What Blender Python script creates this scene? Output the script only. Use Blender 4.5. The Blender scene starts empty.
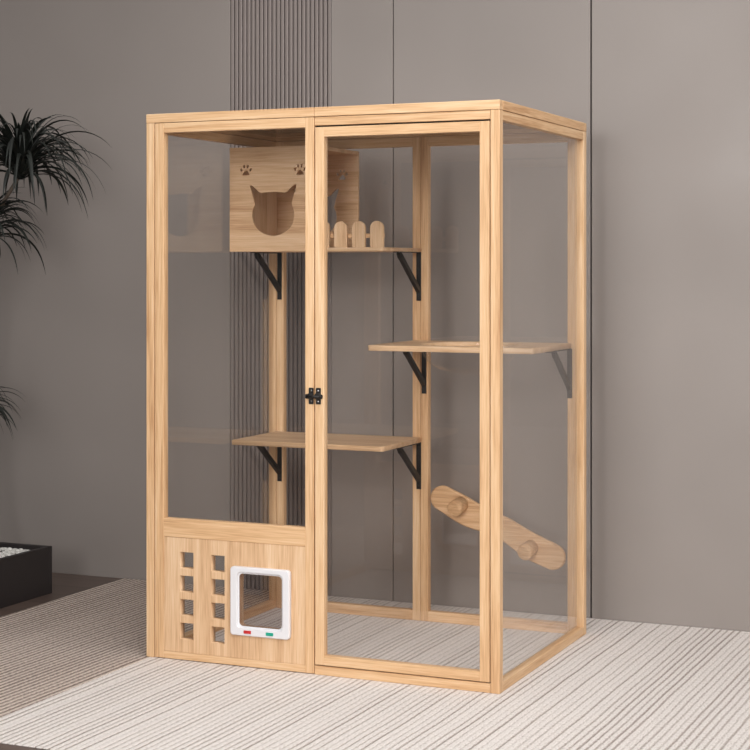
import bpy, bmesh, math, random
from mathutils import Vector, Matrix
random.seed(7)
S = bpy.context.scene
COL = S.collection
S.view_settings.view_transform = 'Standard'
S.view_settings.look = 'None'
PI = math.pi
S.cycles.transparent_max_bounces = 48
S.cycles.max_bounces = 16
S.cycles.glossy_bounces = 8

def srgb(r, g, b):
    def c(v):
        v /= 255.0
        return v/12.92 if v <= 0.04045 else ((v+0.055)/1.055)**2.4
    return (c(r), c(g), c(b), 1.0)

# ------------------------------------------------------------------ materials
def new_mat(name):
    m = bpy.data.materials.new(name); m.use_nodes = True
    nt = m.node_tree
    for n in list(nt.nodes): nt.nodes.remove(n)
    out = nt.nodes.new('ShaderNodeOutputMaterial')
    return m, nt, out

def N(nt, typ, **kw):
    n = nt.nodes.new(typ)
    for k, v in kw.items():
        if k.startswith('i_'):
            key = k[2:]
            n.inputs[int(key) if key.isdigit() else key.replace('_', ' ')].default_value = v
        else: setattr(n, k, v)
    return n

def M(nt, op, a, b=None, c=None):
    n = nt.nodes.new('ShaderNodeMath'); n.operation = op
    for i, v in enumerate((a, b, c)):
        if v is None: continue
        if isinstance(v, (int, float)): n.inputs[i].default_value = v
        else: nt.links.new(v, n.inputs[i])
    return n.outputs[0]

def ramp(nt, fac, stops):
    r = nt.nodes.new('ShaderNodeValToRGB')
    el = r.color_ramp.elements
    while len(el) < len(stops): el.new(0.5)
    for e, (p, c) in zip(el, stops): e.position = p; e.color = c
    nt.links.new(fac, r.inputs[0])
    return r.outputs[0]

def simple(name, col, rough=0.5, metal=0.0, bump=0.0, bscale=60, var=0.06):
    m, nt, out = new_mat(name)
    p = N(nt, 'ShaderNodeBsdfPrincipled', i_Roughness=rough, i_Metallic=metal)
    tc = N(nt, 'ShaderNodeTexCoord')
    nz = N(nt, 'ShaderNodeTexNoise', i_Scale=bscale, i_Detail=3.0)
    nt.links.new(tc.outputs['Object'], nz.inputs['Vector'])
    lo = tuple(c*(1-var) for c in col[:3])+(1,); hi = tuple(min(1, c*(1+var)) for c in col[:3])+(1,)
    nt.links.new(ramp(nt, nz.outputs['Fac'], [(0.3, lo), (0.7, hi)]), p.inputs['Base Color'])
    if bump:
        b = N(nt, 'ShaderNodeBump', i_Strength=bump, i_Distance=0.002)
        nt.links.new(nz.outputs['Fac'], b.inputs['Height']); nt.links.new(b.outputs[0], p.inputs['Normal'])
    nt.links.new(p.outputs[0], out.inputs[0])
    return m

def wood(name, axis, dark, mid, light, fig=1.0, rough=0.5):
    """pale timber, grain running along axis"""
    m, nt, out = new_mat(name)
    p = N(nt, 'ShaderNodeBsdfPrincipled', i_Roughness=rough)
    p.inputs['Specular IOR Level'].default_value = 0.35
    tc = N(nt, 'ShaderNodeTexCoord'); oi = N(nt, 'ShaderNodeObjectInfo')
    off = N(nt, 'ShaderNodeVectorMath', operation='ADD')
    cmb = N(nt, 'ShaderNodeCombineXYZ')
    r = M(nt, 'MULTIPLY', oi.outputs['Random'], 9.0)
    for i in range(3): nt.links.new(r, cmb.inputs[i])
    nt.links.new(tc.outputs['Object'], off.inputs[0]); nt.links.new(cmb.outputs[0], off.inputs[1])
    def layer(lng, crs, detail, dist):
        mp = N(nt, 'ShaderNodeMapping')
        s = [crs]*3; s[axis] = lng; mp.inputs['Scale'].default_value = s
        nt.links.new(off.outputs[0], mp.inputs['Vector'])
        nz = N(nt, 'ShaderNodeTexNoise', i_Scale=1.0, i_Detail=detail, i_Distortion=dist)
        nt.links.new(mp.outputs[0], nz.inputs['Vector'])
        return nz.outputs['Fac']
    a = layer(1.5*fig, 30*fig, 4, 1.0)
    b = layer(9, 260, 2, 0.2)
    c = layer(0.7, 3.0, 1, 0)
    f = M(nt, 'ADD', M(nt, 'MULTIPLY', a, 0.50), M(nt, 'ADD', M(nt, 'MULTIPLY', b, 0.38), M(nt, 'MULTIPLY', c, 0.20)))
    colr = ramp(nt, f, [(0.36, dark), (0.53, mid), (0.70, light)])
    nt.links.new(colr, p.inputs['Base Color'])
    bm_ = N(nt, 'ShaderNodeBump', i_Strength=0.15, i_Distance=0.001)
    nt.links.new(b, bm_.inputs['Height']); nt.links.new(bm_.outputs[0], p.inputs['Normal'])
    nt.links.new(p.outputs[0], out.inputs[0])
    return m

PALE = (srgb(184,138,96), srgb(217,177,134), srgb(232,200,162))
WOOD = [wood('pale_timber_grain_%s' % 'xyz'[i], i, *PALE) for i in range(3)]
PLY = (srgb(186,142,104), srgb(218,181,142), srgb(233,203,170))
PLYX = wood('plywood_face_horizontal_grain', 0, *PLY, fig=0.8)
PLYZ = wood('plywood_face_vertical_grain', 2, *PLY, fig=0.8)
BOARD = wood('climbing_board_timber', 0, srgb(170,128,90), srgb(204,163,121), srgb(224,188,150), fig=2.4)

def glass_mat(name, tint, ior=1.45, rough=0.0, boost=0.0):
    m, nt, out = new_mat(name)
    geo = N(nt, 'ShaderNodeNewGeometry')
    iorv = M(nt, 'ADD', M(nt, 'MULTIPLY', geo.outputs['Backfacing'], 1/ior - ior), ior)
    fr = N(nt, 'ShaderNodeFresnel'); nt.links.new(iorv, fr.inputs['IOR'])
    fac = M(nt, 'MINIMUM', M(nt, 'ADD', fr.outputs[0], boost), 1.0)
    tr = N(nt, 'ShaderNodeBsdfTransparent'); tr.inputs[0].default_value = tint
    gl = N(nt, 'ShaderNodeBsdfGlossy', i_Roughness=rough); gl.inputs[0].default_value = (1, 1, 1, 1)
    mx = N(nt, 'ShaderNodeMixShader')
    nt.links.new(fac, mx.inputs[0]); nt.links.new(tr.outputs[0], mx.inputs[1]); nt.links.new(gl.outputs[0], mx.inputs[2])
    nt.links.new(mx.outputs[0], out.inputs[0])
    return m
GLASS = glass_mat('clear_acrylic', (0.998, 0.994, 0.99, 1))
ROOFG = glass_mat('smoked_roof_acrylic', (0.30, 0.28, 0.27, 1))
BOWL = glass_mat('clear_bowl_acrylic', (0.995, 0.992, 0.99, 1), ior=1.10)
FLAP = glass_mat('smoky_flap_acrylic', (0.86, 0.84, 0.84, 1))
BLACK = simple('black_powder_coated_steel', srgb(17, 12, 10), 0.5, 0.0, 0.2, 300)
GAP = simple('dark_gap', srgb(28, 24, 23), 0.9)
WHITE = simple('white_plastic', srgb(224, 223, 226), 0.3, var=0.01)
RED = simple('red_plastic', srgb(190, 40, 40), 0.35)
GREEN = simple('green_plastic', srgb(30, 160, 135), 0.35)
PLANTER = simple('black_planter_lacquer', srgb(38, 33, 33), 0.5, bump=0.1, bscale=30)
SOIL = simple('dark_soil', srgb(40, 34, 30), 0.95, bump=0.6, bscale=80)
PEBBLE = simple('white_pebble_stone', srgb(205, 203, 198), 0.7, bump=0.3, bscale=60, var=0.15)
LEAF = simple('dark_palm_leaf', srgb(24, 28, 23), 0.6, bscale=12, var=0.35)
TRUNK = simple('palm_trunk_bark', srgb(82, 70, 60), 0.85, bump=0.6, bscale=50, var=0.2)

def wall_mat(name, base):
    m, nt, out = new_mat(name)
    p = N(nt, 'ShaderNodeBsdfPrincipled', i_Roughness=0.42)
    p.inputs['Specular IOR Level'].default_value = 0.35
    tc = N(nt, 'ShaderNodeTexCoord')
    nz = N(nt, 'ShaderNodeTexNoise', i_Scale=1.3, i_Detail=2.0)
    nt.links.new(tc.outputs['Object'], nz.inputs['Vector'])
    lo = tuple(c*0.93 for c in base[:3])+(1,); hi = tuple(c*1.06 for c in base[:3])+(1,)
    nt.links.new(ramp(nt, nz.outputs['Fac'], [(0.3, lo), (0.7, hi)]), p.inputs['Base Color'])
    n2 = N(nt, 'ShaderNodeTexNoise', i_Scale=2.2, i_Detail=2.0)
    nt.links.new(tc.outputs['Object'], n2.inputs['Vector'])
    nt.links.new(ramp(nt, n2.outputs['Fac'], [(0.35, (.33,)*3+(1,)), (0.65, (.55,)*3+(1,))]), p.inputs['Roughness'])
    nt.links.new(p.outputs[0], out.inputs[0])
    return m
WALL = wall_mat('satin_taupe_wall_panel', srgb(146, 138, 133))
SLAT = wall_mat('satin_taupe_flutes', srgb(134, 124, 120))

def floor_mat():
    m, nt, out = new_mat('dark_wood_floor')
    p = N(nt, 'ShaderNodeBsdfPrincipled', i_Roughness=0.4)
    tc = N(nt, 'ShaderNodeTexCoord')
    br = N(nt, 'ShaderNodeTexBrick', i_Scale=1.0, i_Mortar_Size=0.002, i_Brick_Width=1.4, i_Row_Height=0.16)
    br.inputs['Color1'].default_value = srgb(104, 88, 80); br.inputs['Color2'].default_value = srgb(90, 75, 68)
    br.inputs['Mortar'].default_value = srgb(45, 38, 36)
    nt.links.new(tc.outputs['Object'], br.inputs['Vector'])
    mp = N(nt, 'ShaderNodeMapping'); mp.inputs['Scale'].default_value = (2, 40, 1)
    nt.links.new(tc.outputs['Object'], mp.inputs['Vector'])
    nz = N(nt, 'ShaderNodeTexNoise', i_Scale=1.0, i_Detail=4.0); nt.links.new(mp.outputs[0], nz.inputs['Vector'])
    mx = N(nt, 'ShaderNodeMix', data_type='RGBA', blend_type='MULTIPLY'); mx.inputs['Factor'].default_value = 0.5
    nt.links.new(br.outputs['Color'], mx.inputs['A'])
    nt.links.new(ramp(nt, nz.outputs['Fac'], [(0.3, (.6, .6, .6, 1)), (0.7, (1, 1, 1, 1))]), mx.inputs['B'])
    nt.links.new(mx.outputs['Result'], p.inputs['Base Color'])
    nt.links.new(p.outputs[0], out.inputs[0])
    return m

def rug_mat(name, ang, pitch, lo, hi, irregular, groove):
    """ribbed woven carpet: ribs run along the direction turned ang from +y"""
    m, nt, out = new_mat(name)
    p = N(nt, 'ShaderNodeBsdfPrincipled', i_Roughness=0.95)
    p.inputs['Specular IOR Level'].default_value = 0.1
    tc = N(nt, 'ShaderNodeTexCoord')
    sep = N(nt, 'ShaderNodeSeparateXYZ'); nt.links.new(tc.outputs['Object'], sep.inputs[0])
    wob = N(nt, 'ShaderNodeTexNoise', i_Scale=3.0, i_Detail=1.0); nt.links.new(tc.outputs['Object'], wob.inputs['Vector'])
    u = M(nt, 'SUBTRACT', M(nt, 'MULTIPLY', sep.outputs['X'], math.cos(ang)), M(nt, 'MULTIPLY', sep.outputs['Y'], math.sin(ang)))
    u = M(nt, 'ADD', u, M(nt, 'MULTIPLY', M(nt, 'SUBTRACT', wob.outputs['Fac'], 0.5), 0.010))
    t = M(nt, 'DIVIDE', u, pitch)
    idx = M(nt, 'FLOOR', t); fr = M(nt, 'FRACT', t)
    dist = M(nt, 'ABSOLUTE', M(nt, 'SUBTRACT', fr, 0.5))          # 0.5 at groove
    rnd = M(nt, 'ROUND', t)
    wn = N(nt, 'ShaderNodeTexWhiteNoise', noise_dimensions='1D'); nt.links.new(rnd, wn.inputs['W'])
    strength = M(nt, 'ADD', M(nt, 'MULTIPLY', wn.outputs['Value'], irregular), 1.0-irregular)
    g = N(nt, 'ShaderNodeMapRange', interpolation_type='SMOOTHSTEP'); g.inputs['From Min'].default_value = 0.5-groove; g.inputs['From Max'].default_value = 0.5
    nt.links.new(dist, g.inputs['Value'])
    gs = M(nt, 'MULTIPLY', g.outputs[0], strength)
    # woven fuzz
    fmp = N(nt, 'ShaderNodeMapping'); fmp.inputs['Scale'].default_value = (190, 75, 100)
    nt.links.new(tc.outputs['Object'], fmp.inputs['Vector'])
    fz = N(nt, 'ShaderNodeTexNoise', i_Scale=1.0, i_Detail=3.0); nt.links.new(fmp.outputs[0], fz.inputs['Vector'])
    big = N(nt, 'ShaderNodeTexNoise', i_Scale=1.5, i_Detail=2.0); nt.links.new(tc.outputs['Object'], big.inputs['Vector'])
    v = M(nt, 'ADD', M(nt, 'MULTIPLY', M(nt, 'SUBTRACT', fz.outputs['Fac'], 0.5), 2.0), M(nt, 'MULTIPLY', M(nt, 'SUBTRACT', big.outputs['Fac'], 0.5), 0.25))
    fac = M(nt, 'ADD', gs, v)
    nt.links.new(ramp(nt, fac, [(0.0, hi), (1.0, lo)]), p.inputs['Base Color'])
    b = N(nt, 'ShaderNodeBump', i_Strength=0.7, i_Distance=0.006, invert=True)
    nt.links.new(M(nt, 'ADD', gs, M(nt, 'MULTIPLY', fz.outputs['Fac'], 0.35)), b.inputs['Height'])
    nt.links.new(b.outputs[0], p.inputs['Normal'])
    nt.links.new(p.outputs[0], out.inputs[0])
    return m
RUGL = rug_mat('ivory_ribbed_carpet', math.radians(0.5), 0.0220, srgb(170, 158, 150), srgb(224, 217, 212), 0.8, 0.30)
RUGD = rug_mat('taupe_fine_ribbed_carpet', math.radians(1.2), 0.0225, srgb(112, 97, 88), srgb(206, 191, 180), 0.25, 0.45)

# ------------------------------------------------------------------ builders
class MB:
    """collects solids (world coordinates) and links them as ONE mesh object"""
    def __init__(s): s.bm = bmesh.new(); s.mats = []
    def mi(s, m):
        if m not in s.mats: s.mats.append(m)
        return s.mats.index(m)
    def box(s, x0, x1, y0, y1, z0, z1, mat=None, bev=0.0012):
        if mat is None:
            d = (x1-x0, y1-y0, z1-z0); mat = WOOD[d.index(max(d))]
        r = bmesh.ops.create_cube(s.bm, size=1.0)
        vs = r['verts']
        bmesh.ops.scale(s.bm, vec=(x1-x0, y1-y0, z1-z0), verts=vs)
        bmesh.ops.translate(s.bm, vec=((x0+x1)/2, (y0+y1)/2, (z0+z1)/2), verts=vs)
        fs = set(f for v in vs for f in v.link_faces)
        k = s.mi(mat)
        for f in fs: f.material_index = k
        if bev:
            es = list(set(e for v in vs for e in v.link_edges))
            bmesh.ops.bevel(s.bm, geom=es, offset=bev, segments=1, affect='EDGES', profile=0.5, material=-1)
        return s
    def cyl(s, p0, p1, r0, r1, mat, seg=24, smooth=True):
        p0, p1 = Vector(p0), Vector(p1); d = p1-p0
        q = d.to_track_quat('Z', 'Y').to_matrix().to_4x4(); q.translation = (p0+p1)/2
        r = bmesh.ops.create_cone(s.bm, cap_ends=True, segments=seg, radius1=r0, radius2=r1, depth=d.length, matrix=q)
        k = s.mi(mat)
        for f in set(f for v in r['verts'] for f in v.link_faces):
            f.material_index = k; f.smooth = smooth and len(f.verts) == 4
        return s
    def bar(s, p0, p1, w, t, side, mat):
        """rectangular bar from p0 to p1; w wide along 'side', t thick across"""
        p0, p1 = Vector(p0), Vector(p1); d = (p1-p0).normalized(); sd = Vector(side).normalized(); n = d.cross(sd).normalized()
        c = []
        for p in (p0, p1):
            for a, b in ((-1,-1), (1,-1), (1,1), (-1,1)):
                c.append(s.bm.verts.new(p + sd*a*w/2 + n*b*t/2))
        k = s.mi(mat)
        for q in ((0,1,2,3), (7,6,5,4), (0,4,5,1), (1,5,6,2), (2,6,7,3), (3,7,4,0)):
            f = s.bm.faces.new([c[i] for i in q]); f.material_index = k
        return s
    def add_mesh(s, me, mat):
        n = len(s.bm.faces); s.bm.from_mesh(me); s.bm.faces.ensure_lookup_table(); k = s.mi(mat)
        for f in s.bm.faces[n:]: f.material_index = k
        return s
    def build(s, name, parent=None, mat=None, recalc=True, origin=None):
        if recalc: bmesh.ops.recalc_face_normals(s.bm, faces=s.bm.faces)
        off = Vector((0, 0, 0))
        if parent is not None:
            q = parent
            while q is not None: off += q.location; q = q.parent
        elif origin is not None: off = Vector(origin)
        bmesh.ops.translate(s.bm, vec=-off, verts=s.bm.verts)
        me = bpy.data.meshes.new(name); s.bm.to_mesh(me); s.bm.free()
        for m in ([mat] if mat else s.mats): me.materials.append(m)
        o = bpy.data.objects.new(name, me); COL.objects.link(o)
        if parent is not None: o.parent = parent
        elif origin is not None: o.location = origin
        return o

def plate_mesh(loops, t, bev=0.001, res=1):
    """flat plate in XY from outline + hole loops, thickness t centred on 0"""
    cu = bpy.data.curves.new('plate', 'CURVE'); cu.dimensions = '2D'; cu.fill_mode = 'BOTH'
    cu.extrude = t/2 - bev; cu.bevel_depth = bev; cu.bevel_resolution = 0; cu.offset = -bev
    for lp in loops:
        sp = cu.splines.new('POLY'); sp.points.add(len(lp)-1); sp.use_cyclic_u = True
        for p, q in zip(sp.points, lp): p.co = (q[0], q[1], 0, 1)
    o = bpy.data.objects.new('plate', cu); COL.objects.link(o)
    dg = bpy.context.evaluated_depsgraph_get(); dg.update()
    me = bpy.data.meshes.new_from_object(o.evaluated_get(dg))
    bpy.data.objects.remove(o); bpy.data.curves.remove(cu)
    return me

XZ = lambda y: Matrix.Translation((0, y, 0)) @ Matrix.Rotation(PI/2, 4, 'X')       # plate (x, z) standing at y
XY = lambda z: Matrix.Translation((0, 0, z))

def circ(cx, cy, rx, ry=None, n=32, rot=0):
    ry = ry or rx
    return [(cx+rx*math.cos(a)*math.cos(rot)-ry*math.sin(a)*math.sin(rot), cy+rx*math.cos(a)*math.sin(rot)+ry*math.sin(a)*math.cos(rot))
            for a in (2*PI*i/n for i in range(n))]
def rrect(x0, x1, y0, y1, r, n=6, corners=(1,1,1,1)):
    pts = []
    for (cx, cy, a0, on) in ((x1-r, y1-r, 0, corners[0]), (x0+r, y1-r, PI/2, corners[1]), (x0+r, y0+r, PI, corners[2]), (x1-r, y0+r, 1.5*PI, corners[3])):
        if on:
            pts += [(cx+r*math.cos(a0+PI/2*i/n), cy+r*math.sin(a0+PI/2*i/n)) for i in range(n+1)]
        else:
            pts.append((x1 if cx > (x0+x1)/2 else x0, y1 if cy > (y0+y1)/2 else y0))
    return pts
def rect(x0, x1, y0, y1): return [(x1, y1), (x0, y1), (x0, y0), (x1, y0)]

def tag(o, label=None, cat=None, group=None, kind=None):
    if label: o['label'] = label
    if cat: o['category'] = cat
    if group: o['group'] = group
    if kind: o['kind'] = kind
    return o
def empty(name, loc, label, cat, group=None):
    o = bpy.data.objects.new(name, None); COL.objects.link(o); o.location = loc
    o.empty_display_size = 0.1
    bpy.context.view_layer.update()
    return tag(o, label, cat, group)

# ------------------------------------------------------------------ setting
YW = 1.19
f = MB().box(-5, 6, -6.5, 1.3, -0.06, -0.004, floor_mat(), 0).build('floor'); tag(f, kind='structure')
def panel(n, x0, x1):
    o = MB().box(x0, x1, YW, YW+0.02, -0.004, 3.2, WALL, 0.0015).build(n); tag(o, kind='structure')
backing = MB().box(-5, 6, YW+0.02, YW+0.10, -0.004, 3.2, simple('dark_groove_backing', srgb(62, 54, 52), 0.9), 0).build('wall_back'); tag(backing, kind='structure')
SX0, SX1 = -0.332, 0.121
panel('wall_back_panel', -5, SX0)
panel('wall_back_panel', SX1, 0.3835)
panel('wall_back_panel', 0.3875, 1.1745)
panel('wall_back_panel', 1.1805, 6)
fl = MB(); n = 24; pt = (SX1-SX0)/n
for i in range(n):
    x0 = SX0 + pt*i + 0.0021
    lp = rrect(x0, x0+pt-0.0042, YW+0.002, YW+0.030, 0.003, 3, (0, 0, 1, 1))
    me = plate_mesh([lp], 3.2, 0.0)
    me.transform(Matrix.Translation((0, 0, 1.596))); fl.add_mesh(me, SLAT)
tag(fl.build('wall_back_fluting', recalc=True), kind='structure')

# ------------------------------------------------------------------ carpets
SEAM = 0.012
lr = MB().box(SEAM, 4.6, -1.03, YW-0.004, -0.004, 0.0, RUGL, 0.002).build('carpet', origin=None)
tag(lr, 'large ivory carpet with wide irregular ribs under the cage and to its right', 'carpet')
dr = MB().box(-0.83, SEAM-0.002, -1.03, YW-0.004, -0.004, -0.0005, RUGD, 0.002).build('carpet')
tag(dr, 'darker taupe carpet with fine tight ribs, left of the cage beside the planter', 'carpet')
G = 0.0003      # carpet top: foot of the cage

# ------------------------------------------------------------------ cage
W, D, H, T = 1.24, 0.92, 1.80, 0.03
cage = empty('cat_cage', (W/2, D/2, G), 'tall pale timber cat enclosure with clear acrylic sides standing on the ivory carpet', 'cat cage')
for (x, y) in ((0, 0), (W-T, 0), (0, D-T), (W-T, D-T)):
    MB().box(x, x+T, y, y+T, G, H-T).build('corner_post', cage)
# top frame (3 cm slab rim) split over the two front sections
tp = MB()
SP = 0.6175
tp.box(0, SP-0.0006, -0.001, T, H-T+0.0006, H); tp.box(SP+0.0006, W, -0.001, T, H-T+0.0006, H)
tp.box(0, W, D-T, D+0.001, H-T+0.0006, H)
tp.box(0, T, T, D-T, H-T+0.0006, H); tp.box(W-T, W+0.001, T, D-T, H-T+0.0006, H)
tp.build('top_frame', cage)
MB().box(T*0.6, W-T*0.6, T*0.6, D-T*0.6, H-0.014, H-0.009, ROOFG, 0).build('roof_pane', cage)
# side frames under the rim
for x in (0, W-T):
    MB().box(x+0.001, x+T-0.001, T, D-T, H-2*T, H-T-0.0006).build('side_top_rail', cage)
    MB().box(x+0.001, x+T-0.001, T, D-T, G, T).build('side_bottom_rail', cage)
    gx = x+T/2
    MB().box(gx-0.002, gx+0.002, T-0.002, D-T+0.002, T-0.002, H-2*T+0.002, GLASS, 0).build('side_pane', cage)
# back frames: two framed panes side by side
for (a, b) in ((T+0.0006, 0.6194), (0.6206, W-T-0.0006)):
    fr = MB()
    y0, y1 = D-T+0.001, D-0.001
    fr.box(a, a+T, y0, y1, G, H-T-0.0006); fr.box(b-T, b, y0, y1, G, H-T-0.0006)
    fr.box(a+T, b-T, y0, y1, H-T-0.035, H-T-0.0006); fr.box(a+T, b-T, y0, y1, G, 0.037)
    fo = fr.build('back_frame', cage)
    MB().box(a+T-0.002, b-T+0.002, D-0.017, D-0.013, 0.035, H-T-0.033, GLASS, 0).build('back_pane', fo)
# left front section: framed pane above, solid board below
a, b = T+0.0030, 0.6167
fr = MB()
fr.box(a, a+0.033, 0, T, G+0.002, H-T-0.001); fr.box(b-0.031, b, 0, T, G+0.002, H-T-0.001)
fr.box(a+0.033, b-0.031, 0, T, 1.737, H-T-0.001); fr.box(a+0.033, b-0.031, 0, T, 0.4035, 0.464)
fr.box(a+0.033, b-0.031, 0, T, G+0.002, 0.026)
lf = fr.build('front_frame', cage)
MB().box(a+0.031, b-0.029, 0.013, 0.017, 0.462, 1.739, GLASS, 0).build('front_pane', lf)
holes = []
for (cx, tops) in ((0.153, 0.3532), (0.269, 0.3505)):
    for k in range(4):
        z1 = tops - 0.0775*k + 0.003; holes.append(rect(cx-0.0245, cx+0.0245, z1-0.053, z1))
FX0, FX1, FZ0, FZ1 = 0.3225, 0.5360, 0.104, 0.3255
holes.append(rrect(FX0+0.026, FX1-0.025, FZ0+0.026, FZ1-0.018, 0.014))
pm = plate_mesh([rect(a+0.0335, b-0.0315, 0.0265, 0.4030)] + holes, 0.0295, 0.0008)
pm.transform(XZ(0.0165))
MB().add_mesh(pm, PLYZ).build('lower_board', cage)
# cat flap
pm = plate_mesh([rrect(FX0, FX1, FZ0, FZ1, 0.012), rrect(FX0+0.026, FX1-0.025, FZ0+0.026, FZ1-0.018, 0.014)], 0.020, 0.003)
pm.transform(XZ(-0.0055))
flap = MB().add_mesh(pm, WHITE).build('cat_flap', cage); tag(flap, 'white plastic cat flap frame')
# inner stepped lip of the flap
pm = plate_mesh([rrect(FX0+0.025, FX1-0.024, FZ0+0.025, FZ1-0.017, 0.014), rrect(FX0+0.030, FX1-0.029, FZ0+0.030, FZ1-0.022, 0.013)], 0.006, 0.001)
pm.transform(XZ(-0.006)); MB().add_mesh(pm, WHITE).build('flap_rim', flap)
pm = plate_mesh([rrect(FX0+0.028, FX1-0.027, FZ0+0.028, FZ1-0.020, 0.014)], 0.003, 0.0005)
pm.transform(XZ(0.0008)); MB().add_mesh(pm, FLAP).build('flap_door', flap)
tag(MB().box(0.3740, 0.4000, -0.0185, -0.012, 0.1125, 0.1225, RED, 0.001).build('lock_slider', flap), 'red lock slider')
tag(MB().box(0.4540, 0.4800, -0.0185, -0.012, 0.1125, 0.1225, GREEN, 0.001).build('lock_slider', flap), 'green lock slider')
# right front section: rail, door, sill
MB().box(SP+0.0012, W-T-0.001, 0.001, T-0.001, H-2*T+0.002, H-T-0.001).build('front_top_rail', cage)
MB().box(SP+0.0012, W-T-0.001, 0.001, T-0.001, G, 0.029).build('front_bottom_rail', cage)
MB().box(SP+0.004, W-T-0.003, 0.012, T-0.002, 0.0285, 0.0335, GAP, 0).build('door_gap_strip', cage)
MB().box(SP+0.004, W-T-0.003, 0.012, T-0.002, H-2*T-0.003, H-2*T+0.003, GAP, 0).build('door_gap_strip', cage)
a, b, z0, z1 = SP+0.0030, W-T-0.003, 0.0325, H-2*T-0.0035
dr_ = MB()
dr_.box(a, a+0.031, 0, T-0.002, z0, z1); dr_.box(b-0.032, b, 0, T-0.002, z0, z1)
dr_.box(a+0.031, b-0.032, 0, T-0.002, z1-0.031, z1); dr_.box(a+0.031, b-0.032, 0, T-0.002, z0, z0+0.030)
door = dr_.build('door', cage)
MB().box(a+0.029, b-0.030, 0.013, 0.017, z0+0.028, z1-0.029, GLASS, 0).build('door_pane', door)
# black slide latch across the seam
lt = MB(); zc = 0.884
for x in (0.608, 0.633):
    pm = plate_mesh([rrect(x-0.0085, x+0.0085, zc-0.026, zc+0.026, 0.003), circ(x, zc+0.017, 0.003, n=10), circ(x, zc-0.017, 0.003, n=10)], 0.003, 0.0004)
    pm.transform(XZ(-0.0015)); lt.add_mesh(pm, BLACK)
    lt.box(x-0.009, x+0.009, -0.014, -0.002, zc-0.0085, zc+0.0085, BLACK, 0.003)
    for s in (-1, 1): lt.cyl((x, -0.0005, zc+s*0.017), (x, -0.0042, zc+s*0.017), 0.0022, 0.0016, WHITE, 10)
lt.cyl((0.594, -0.010, zc-0.001), (0.648, -0.010, zc-0.001), 0.0048, 0.0048, BLACK, 12)
lt.cyl((0.6455, -0.010, zc-0.001), (0.6495, -0.010, zc-0.001), 0.0075, 0.0065, BLACK, 12)
lt.cyl((0.5925, -0.010, zc-0.001), (0.5965, -0.010, zc-0.001), 0.0065, 0.0075, BLACK, 12)
tag(lt.build('latch', cage), 'black metal slide latch')

# ------------------------------------------------------------------ shelves
YB = D-T-0.0005          # front face of the back posts
def bracket(root, x, ztop, drop, arm, diag, w=0.018):
    b = MB(); t = 0.0035
    b.box(x-w/2, x+w/2, YB-t, YB, ztop-drop, ztop, BLACK, 0.0008)
    b.box(x-w/2, x+w/2, YB-arm, YB, ztop-t, ztop, BLACK, 0.0008)
    # welded brace with a slight elbow at the top
    b.bar((x, YB-diag, ztop-t), (x, YB-diag+0.012, ztop-0.020), w*0.8, 0.015, (1, 0, 0), BLACK)
    b.bar((x, YB-diag+0.008, ztop-0.012), (x, YB-t*0.6, ztop-drop*0.80), w*0.8, 0.017, (1, 0, 0), BLACK)
    for k in (0.35, 0.93):
        b.cyl((x, YB-t, ztop-drop*k), (x, YB-t-0.002, ztop-drop*k), 0.003, 0.0025, BLACK, 10)
    return b.build('bracket', root)

x0, x1, yf = 0.0335, 0.6255, 0.533
# upper shelf with picket fence
zt, zb = 1.3620, 1.3485
up = empty('wall_shelf', ((x0+x1)/2, YB, zb), 'topmost timber shelf with a little picket fence, carrying the cat head house', 'shelf')
pm = plate_mesh([rrect(x0, x1, yf+0.001, YB, 0.008, corners=(0, 0, 0, 1))], zt-zb, 0.001); pm.transform(XY((zt+zb)/2))
MB().add_mesh(pm, PLYX).build('shelf_board', up)
for (a, b) in ((0.381, 0.419), (0.4375, 0.488), (0.5065, 0.557), (0.5755, 0.626)):
    r = 0.0235 if b-a > 0.045 else 0.018
    lp = [(a, zt), (b, zt), (b, 1.4535-r)] + [((a+b)/2+(b-a)/2*math.cos(PI*i/12), 1.4535-r+r*math.sin(PI*i/12)) for i in range(1, 12)] + [(a, 1.4535-r)]
    pm = plate_mesh([lp], 0.011, 0.001); pm.transform(XZ(yf+0.0075))
    MB().add_mesh(pm, PLYZ).build('fence_picket', up)
MB().box(0.381, 0.624, yf+0.0135, yf+0.0225, 1.395, 1.410).build('fence_rail', up)
for x in (0.046, 0.6155): bracket(up, x, zb, 0.178, 0.22, 0.19)
# middle shelf
zt, zb = 0.6710, 0.6535
md = empty('wall_shelf', ((x0+x1)/2, YB, zb), 'bare timber shelf, lowest of the three shelves in the cage', 'shelf')
pm = plate_mesh([rrect(x0, x1, yf, YB, 0.016, corners=(0, 0, 0, 1))], zt-zb, 0.001); pm.transform(XY((zt+zb)/2))
MB().add_mesh(pm, PLYX).build('shelf_board', md)
for x in (0.046, 0.6155): bracket(md, x, zb, 0.172, 0.22, 0.185)
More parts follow.
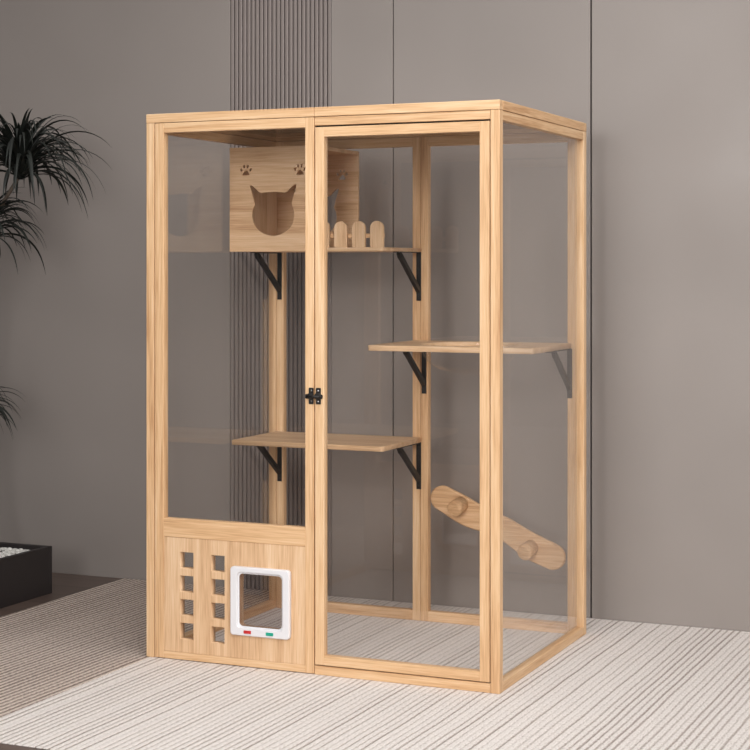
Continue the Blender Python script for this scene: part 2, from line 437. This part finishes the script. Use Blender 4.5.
# bowl shelf
hx0, hx1, hy = 0.598, 1.193, 0.462
zt, zb = 1.0255, 1.0065
bs = empty('wall_shelf', ((hx0+hx1)/2, YB, zb), 'timber shelf with a round hole and clear hanging bowl, right side of the cage', 'shelf')
cx, cy, R = 0.893, 0.672, 0.172
pm = plate_mesh([rrect(hx0, hx1, hy, YB, 0.010, corners=(0, 0, 1, 1)), circ(cx, cy, R, n=72)], zt-zb, 0.001); pm.transform(XY((zt+zb)/2))
MB().add_mesh(pm, PLYX).build('shelf_board', bs)
bw = MB(); prof = []
for i in range(13):
    t = i/12*PI/2
    prof.append((R*0.985*math.cos(t), zt-0.004-0.105*math.sin(t)))
rings = []
for (r, z) in prof[:-1]:
    rings.append([bw.bm.verts.new((cx+r*math.cos(2*PI*k/64), cy+r*math.sin(2*PI*k/64), z)) for k in range(64)])
k = bw.mi(BOWL)
for A, B in zip(rings, rings[1:]):
    for i in range(64):
        fc = bw.bm.faces.new((A[i], A[(i+1) % 64], B[(i+1) % 64], B[i])); fc.smooth = True
fc = bw.bm.faces.new(rings[-1]); fc.smooth = True
bo = bw.build('hanging_bowl', bs); tag(bo, 'clear acrylic bowl')
bracket(bs, 0.636, zb, 0.175, 0.26, 0.185); bracket(bs, 1.1885, zb, 0.175, 0.26, 0.185)

# ------------------------------------------------------------------ cat house
def paw(cx, cz, s=1.0):
    L = []
    for dx, dz, rot in ((-0.0185, 0.001, 0.35), (-0.0070, 0.0135, 0.12), (0.0070, 0.0135, -0.12), (0.0185, 0.001, -0.35)):
        L.append(circ(cx+dx*s, cz+dz*s, 0.0042*s, 0.0064*s, n=14, rot=rot))
    pad = [(-0.0135, -0.0185), (0.0135, -0.0185), (0.0145, -0.0145), (0.0090, -0.0060), (0.0035, -0.0005), (-0.0035, -0.0005), (-0.0090, -0.0060), (-0.0145, -0.0145)]
    L.append([(cx+x*s, cz+z*s) for x, z in pad])
    return L
def cat_hole(cx, cz):
    """round head with two pointed, slightly outward ears"""
    rx, rz = 0.0845, 0.0740
    pts = []
    for d in range(150, 391, 8):                       # chin side, left temple round to right temple
        a = math.radians(d); pts.append((cx+rx*math.cos(a), cz-0.004+rz*math.sin(a)))
    pts += [(cx+0.0800, cz+0.060), (cx+0.0910, cz+0.092), (cx+0.0930, cz+0.1010), (cx+0.0890, cz+0.1040), (cx+0.0800, cz+0.1000), (cx+0.055, cz+0.078)]
    pts += [(cx+0.045, cz+0.0745), (cx+0.03, cz+0.0765), (cx, cz+0.0780), (cx-0.03, cz+0.0765), (cx-0.045, cz+0.0745)]
    pts += [(cx-0.055, cz+0.078), (cx-0.0800, cz+0.1000), (cx-0.0890, cz+0.1040), (cx-0.0930, cz+0.1010), (cx-0.0910, cz+0.092), (cx-0.0800, cz+0.060)]
    return pts
ht = empty('cat_house', (0.205, 0.70, 1.362), 'open sided plywood cat house with cat head hole and paw cutouts', 'cat house')
hx1 = 0.3775
for (y, n_) in ((yf-0.006, 'front_panel'), (YB-0.007, 'back_panel')):
    zlow = 1.3485 if y < 0.6 else 1.3625
    pm = plate_mesh([rect(x0-0.003, hx1, zlow, 1.7215), cat_hole(0.2050, 1.4825)] + paw(0.0965, 1.6400) + paw(0.3110, 1.6375), 0.012, 0.0006)
    pm.transform(XZ(y)); MB().add_mesh(pm, PLYX).build(n_, ht)
MB().box(x0-0.003, x0+0.009, yf+0.0005, YB-0.0135, 1.3625, 1.7085, PLYZ, 0.0006).build('side_panel', ht)
MB().box(x0-0.003, hx1, yf+0.0005, YB-0.0135, 1.7090, 1.7222, PLYX, 0.0008).build('roof_panel', ht)

# ------------------------------------------------------------------ climbing board on the back pane
P0, P1 = Vector((0.7080, 0.453)), Vector((1.1260, 0.268)); rr = 0.046
d = (P1-P0).normalized(); nrm = Vector((-d.y, d.x)); L = (P1-P0).length
pts = []
def pl(s, t): v = P0 + d*s + nrm*t; pts.append((v.x, v.y))
for i in range(13): an = PI/2+PI*i/12; pl(rr*math.cos(an), rr*math.sin(an))
for i in range(1, 40):                                          # lower edge with a shallow scallop
    s = L*i/40; u = s/L
    pl(s, -rr - 0.013*math.sin(u*PI*2.6+0.3)*math.sin(u*PI))
for i in range(13): an = -PI/2+PI*i/12; pl(L+rr*math.cos(an), rr*math.sin(an))
for i in range(1, 20):
    s = L*(1-i/20); pl(s, rr + 0.003*math.sin(s*30)*math.sin(s/L*PI))
cb = empty('climbing_board', ((P0.x+P1.x)/2, 0.893, 0.36), 'slanted round-ended timber climbing board with two pegs on the back pane', 'climbing board')
pm = plate_mesh([pts], 0.020, 0.004); pm.transform(XZ(0.8925)); MB().add_mesh(pm, BOARD).build('board', cb)
for (px, pz) in ((0.780, 0.432), (1.044, 0.293)):
    g = MB(); g.cyl((px+0.004, 0.884, pz+0.006), (px-0.004, 0.824, pz-0.008), 0.0270, 0.0285, BOARD, 40)
    g.bm.edges.ensure_lookup_table()
    es = [e for e in g.bm.edges if all(v.co.y < 0.84 for v in e.verts)]
    bmesh.ops.bevel(g.bm, geom=es, offset=0.008, segments=4, affect='EDGES', profile=0.5)
    for fc in g.bm.faces: fc.smooth = True
    g.build('peg', cb)

# ------------------------------------------------------------------ planter, gravel, palm
px1, py1, px0, py0, ph = -0.9300, 0.815, -1.75, 0.0, 0.183
pt_ = MB(); t = 0.022
pt_.box(px0, px1, py0, py0+t, -0.004, ph, PLANTER); pt_.box(px0, px1, py1-t, py1, -0.004, ph, PLANTER)
pt_.box(px0, px0+t, py0+t, py1-t, -0.004, ph, PLANTER); pt_.box(px1-t, px1, py0+t, py1-t, -0.004, ph, PLANTER)
palm = empty('potted_palm', ((px0+px1)/2, (py0+py1)/2, -0.004), 'dark branching palm with drooping strap leaves in a low black planter box of white pebbles', 'potted palm')
pt_.build('planter_box', palm)
MB().box(px0+t, px1-t, py0+t, py1-t, 0.01, 0.144, SOIL, 0).build('soil', palm)
gb = MB(); rnd = random.Random(3)
ico = bmesh.new(); bmesh.ops.create_icosphere(ico, subdivisions=2, radius=1.0); im = bpy.data.meshes.new('peb'); ico.to_mesh(im); ico.free()
nx = 0
yy = py0+t+0.016
while yy < py1-t-0.014:
    xx = px0+t+0.016
    while xx < px1-t-0.014:
        sx, sy, sz = rnd.uniform(.010, .0155), rnd.uniform(.010, .0145), rnd.uniform(.006, .010)
        mm = im.copy()
        jx = min(max(xx+rnd.uniform(-.005, .005), px0+t+.016), px1-t-.016); jy = min(max(yy+rnd.uniform(-.005, .005), py0+t+.016), py1-t-.016)
        e = min(jx-px0-t, px1-t-jx, jy-py0-t, py1-t-jy)
        mm.transform(Matrix.Translation((jx, jy, 0.149+sz*0.5+min(e, 0.12)*0.20+rnd.uniform(0, .006))) @ Matrix.Rotation(rnd.uniform(0, 6.28), 4, 'Z') @ Matrix.Diagonal((sx, sy, sz, 1)))
        gb.add_mesh(mm, PEBBLE); bpy.data.meshes.remove(mm)
        xx += 0.023
    yy += 0.022
for fc in gb.bm.faces: fc.smooth = True
gr = gb.build('pebble_gravel', palm, recalc=False); tag(gr, 'white pebbles', kind='stuff')

def tube(mb, pts, radii, mat, seg=10):
    k = mb.mi(mat); prev = None; n = len(pts)
    for i, (p, r) in enumerate(zip(pts, radii)):
        p = Vector(p); tn = (Vector(pts[min(i+1, n-1)]) - Vector(pts[max(i-1, 0)])).normalized()
        a_ = tn.cross(Vector((0.2, 1, 0.1))).normalized(); b_ = tn.cross(a_)
        ring = [mb.bm.verts.new(p+a_*r*math.cos(2*PI*j/seg)+b_*r*math.sin(2*PI*j/seg)) for j in range(seg)]
        if prev:
            for j in range(seg):
                fc = mb.bm.faces.new((prev[j], prev[(j+1) % seg], ring[(j+1) % seg], ring[j])); fc.material_index = k; fc.smooth = True
        else: mb.bm.faces.new(ring)
        prev = ring
    mb.bm.faces.new(prev)

def crown(parent, c, nleaf, Lmin, Lmax, seed, lean=(0, 0)):
    r_ = random.Random(seed); mb = MB(); k = mb.mi(LEAF); c = Vector(c)
    for i in range(nleaf):
        az = r_.uniform(0, 2*PI); el = math.radians(r_.choice((r_.uniform(60, 80), r_.uniform(40, 75), r_.uniform(20, 60))))
        Ln = r_.uniform(Lmin, Lmax)*(1.0 if el < 1.2 else 0.9); wd = r_.uniform(0.0050, 0.0085)
        v = Vector((math.cos(az)*math.cos(el)+lean[0], math.sin(az)*math.cos(el)+lean[1], math.sin(el))).normalized()
        p = c + Vector((r_.uniform(-.012, .012), r_.uniform(-.012, .012), r_.uniform(-.02, .03)))
        n_ = 14; ds = Ln/n_; droop = r_.uniform(0.19, 0.33); prev = None
        hz = Vector((v.x, v.y, 0)); hz = hz.normalized() if hz.length > 1e-3 else Vector((1, 0, 0))
        sd = Vector((-hz.y, hz.x, 0))
        tw = r_.uniform(-0.5, 0.5)
        for j in range(n_+1):
            u_ = j/n_
            w_ = wd*(0.75+0.5*math.sin(min(u_*2.2, PI/2)))*(1-u_**2.5)+0.0003
            up_ = v.cross(sd)
            s2 = sd*math.cos(tw)+up_*math.sin(tw); u2 = up_*math.cos(tw)-sd*math.sin(tw)
            row = [mb.bm.verts.new(p-s2*w_-u2*w_*0.35), mb.bm.verts.new(p), mb.bm.verts.new(p+s2*w_-u2*w_*0.35)]
            if prev:
                for q in (0, 1):
                    fc = mb.bm.faces.new((prev[q], prev[q+1], row[q+1], row[q])); fc.material_index = k; fc.smooth = True
            prev = row
            p = p + v*ds
            v = (v + Vector((0, 0, -droop*(0.35+1.0*u_)))).normalized()
    return mb.build('leaf_crown', parent, recalc=False)
base = Vector((-1.20, 0.62, 0.145))
c1 = Vector((-0.965, 0.65, 1.655)); c2 = Vector((-1.150, 0.65, 1.405)); c3 = Vector((-1.235, 0.65, 0.690))
tk = MB()
tube(tk, [base, (-1.25, .63, .4), (-1.30, .64, .75), (-1.29, .65, 1.05), (-1.26, .65, 1.2)], [.030, .024, .020, .017, .014], TRUNK)
tk.build('trunk', palm)
for (pp, rr_) in (([(-1.275, .65, 1.12), (-1.30, .65, 1.25), (-1.22, .65, 1.42), (-1.05, .65, 1.54), tuple(c1)], [.013, .012, .010, .008, .007]),
                  ([(-1.262, .65, 1.18), (-1.22, .65, 1.30), tuple(c2)], [.012, .010, .009]),
                  ([(-1.27, .635, .52), (-1.22, .64, .64), tuple(c3)], [.011, .010, .009])):
    m_ = MB(); tube(m_, pp, rr_, TRUNK); m_.build('branch', palm)
crown(palm, c1, 170, 0.28, 0.44, 11)
crown(palm, c2, 130, 0.24, 0.36, 5)
crown(palm, c3, 110, 0.22, 0.32, 9)

# ------------------------------------------------------------------ light
w = bpy.data.worlds.new('World'); S.world = w; w.use_nodes = True
nt = w.node_tree; bg = nt.nodes['Background']
tc = N(nt, 'ShaderNodeTexCoord'); sp = N(nt, 'ShaderNodeSeparateXYZ'); nt.links.new(tc.outputs['Generated'], sp.inputs[0])
# soft studio surround: brighter overhead and to the right
fz = M(nt, 'ADD', M(nt, 'MULTIPLY', sp.outputs['X'], 0.62), M(nt, 'ADD', M(nt, 'MULTIPLY', sp.outputs['Z'], 0.35), M(nt, 'MULTIPLY', sp.outputs['Y'], 0.30)))
fz = M(nt, 'ADD', fz, 0.38)
nt.links.new(ramp(nt, fz, [(0.0, (0.10, 0.095, 0.095, 1)), (1.0, (0.98, 0.96, 0.95, 1))]), bg.inputs['Color'])
bg.inputs['Strength'].default_value = 0.95
def area(name, loc, target, sx, sy, power, col=(1, 1, 1)):
    l = bpy.data.lights.new(name, 'AREA'); l.shape = 'RECTANGLE'; l.size = sx; l.size_y = sy; l.energy = power; l.color = col
    o = bpy.data.objects.new(name, l); COL.objects.link(o); o.location = loc
    o.rotation_euler = (Vector(target)-Vector(loc)).to_track_quat('-Z', 'Y').to_euler()
    return o
area('key_softbox', (3.9, -4.6, 3.4), (1.3, 0.6, 0.6), 2.8, 2.4, 175, (1.0, 0.985, 0.965))
area('overhead_softbox', (1.6, -0.9, 3.6), (1.5, -0.6, 0), 2.6, 1.8, 45, (1.0, 0.985, 0.97))

fl_ = area('front_added_fill', (1.0, -5.8, 2.0), (0.75, 0.9, 0.95), 1.7, 1.7, 14, (1.0, 0.985, 0.97))  # added fill light, brightens the cage interior and wall behind; no real lamp
fl_.data.spread = math.radians(50)

# ------------------------------------------------------------------ camera
cam = bpy.data.cameras.new('Camera'); co = bpy.data.objects.new('Camera', cam); COL.objects.link(co)
co.location = (2.935, -4.829, 1.29); co.rotation_euler = (PI/2, 0, math.radians(23.57))
cam.sensor_width = 36; cam.lens = 1687/750*36; cam.shift_y = -(375-268)/750
cam.clip_start = 0.05
S.camera = co
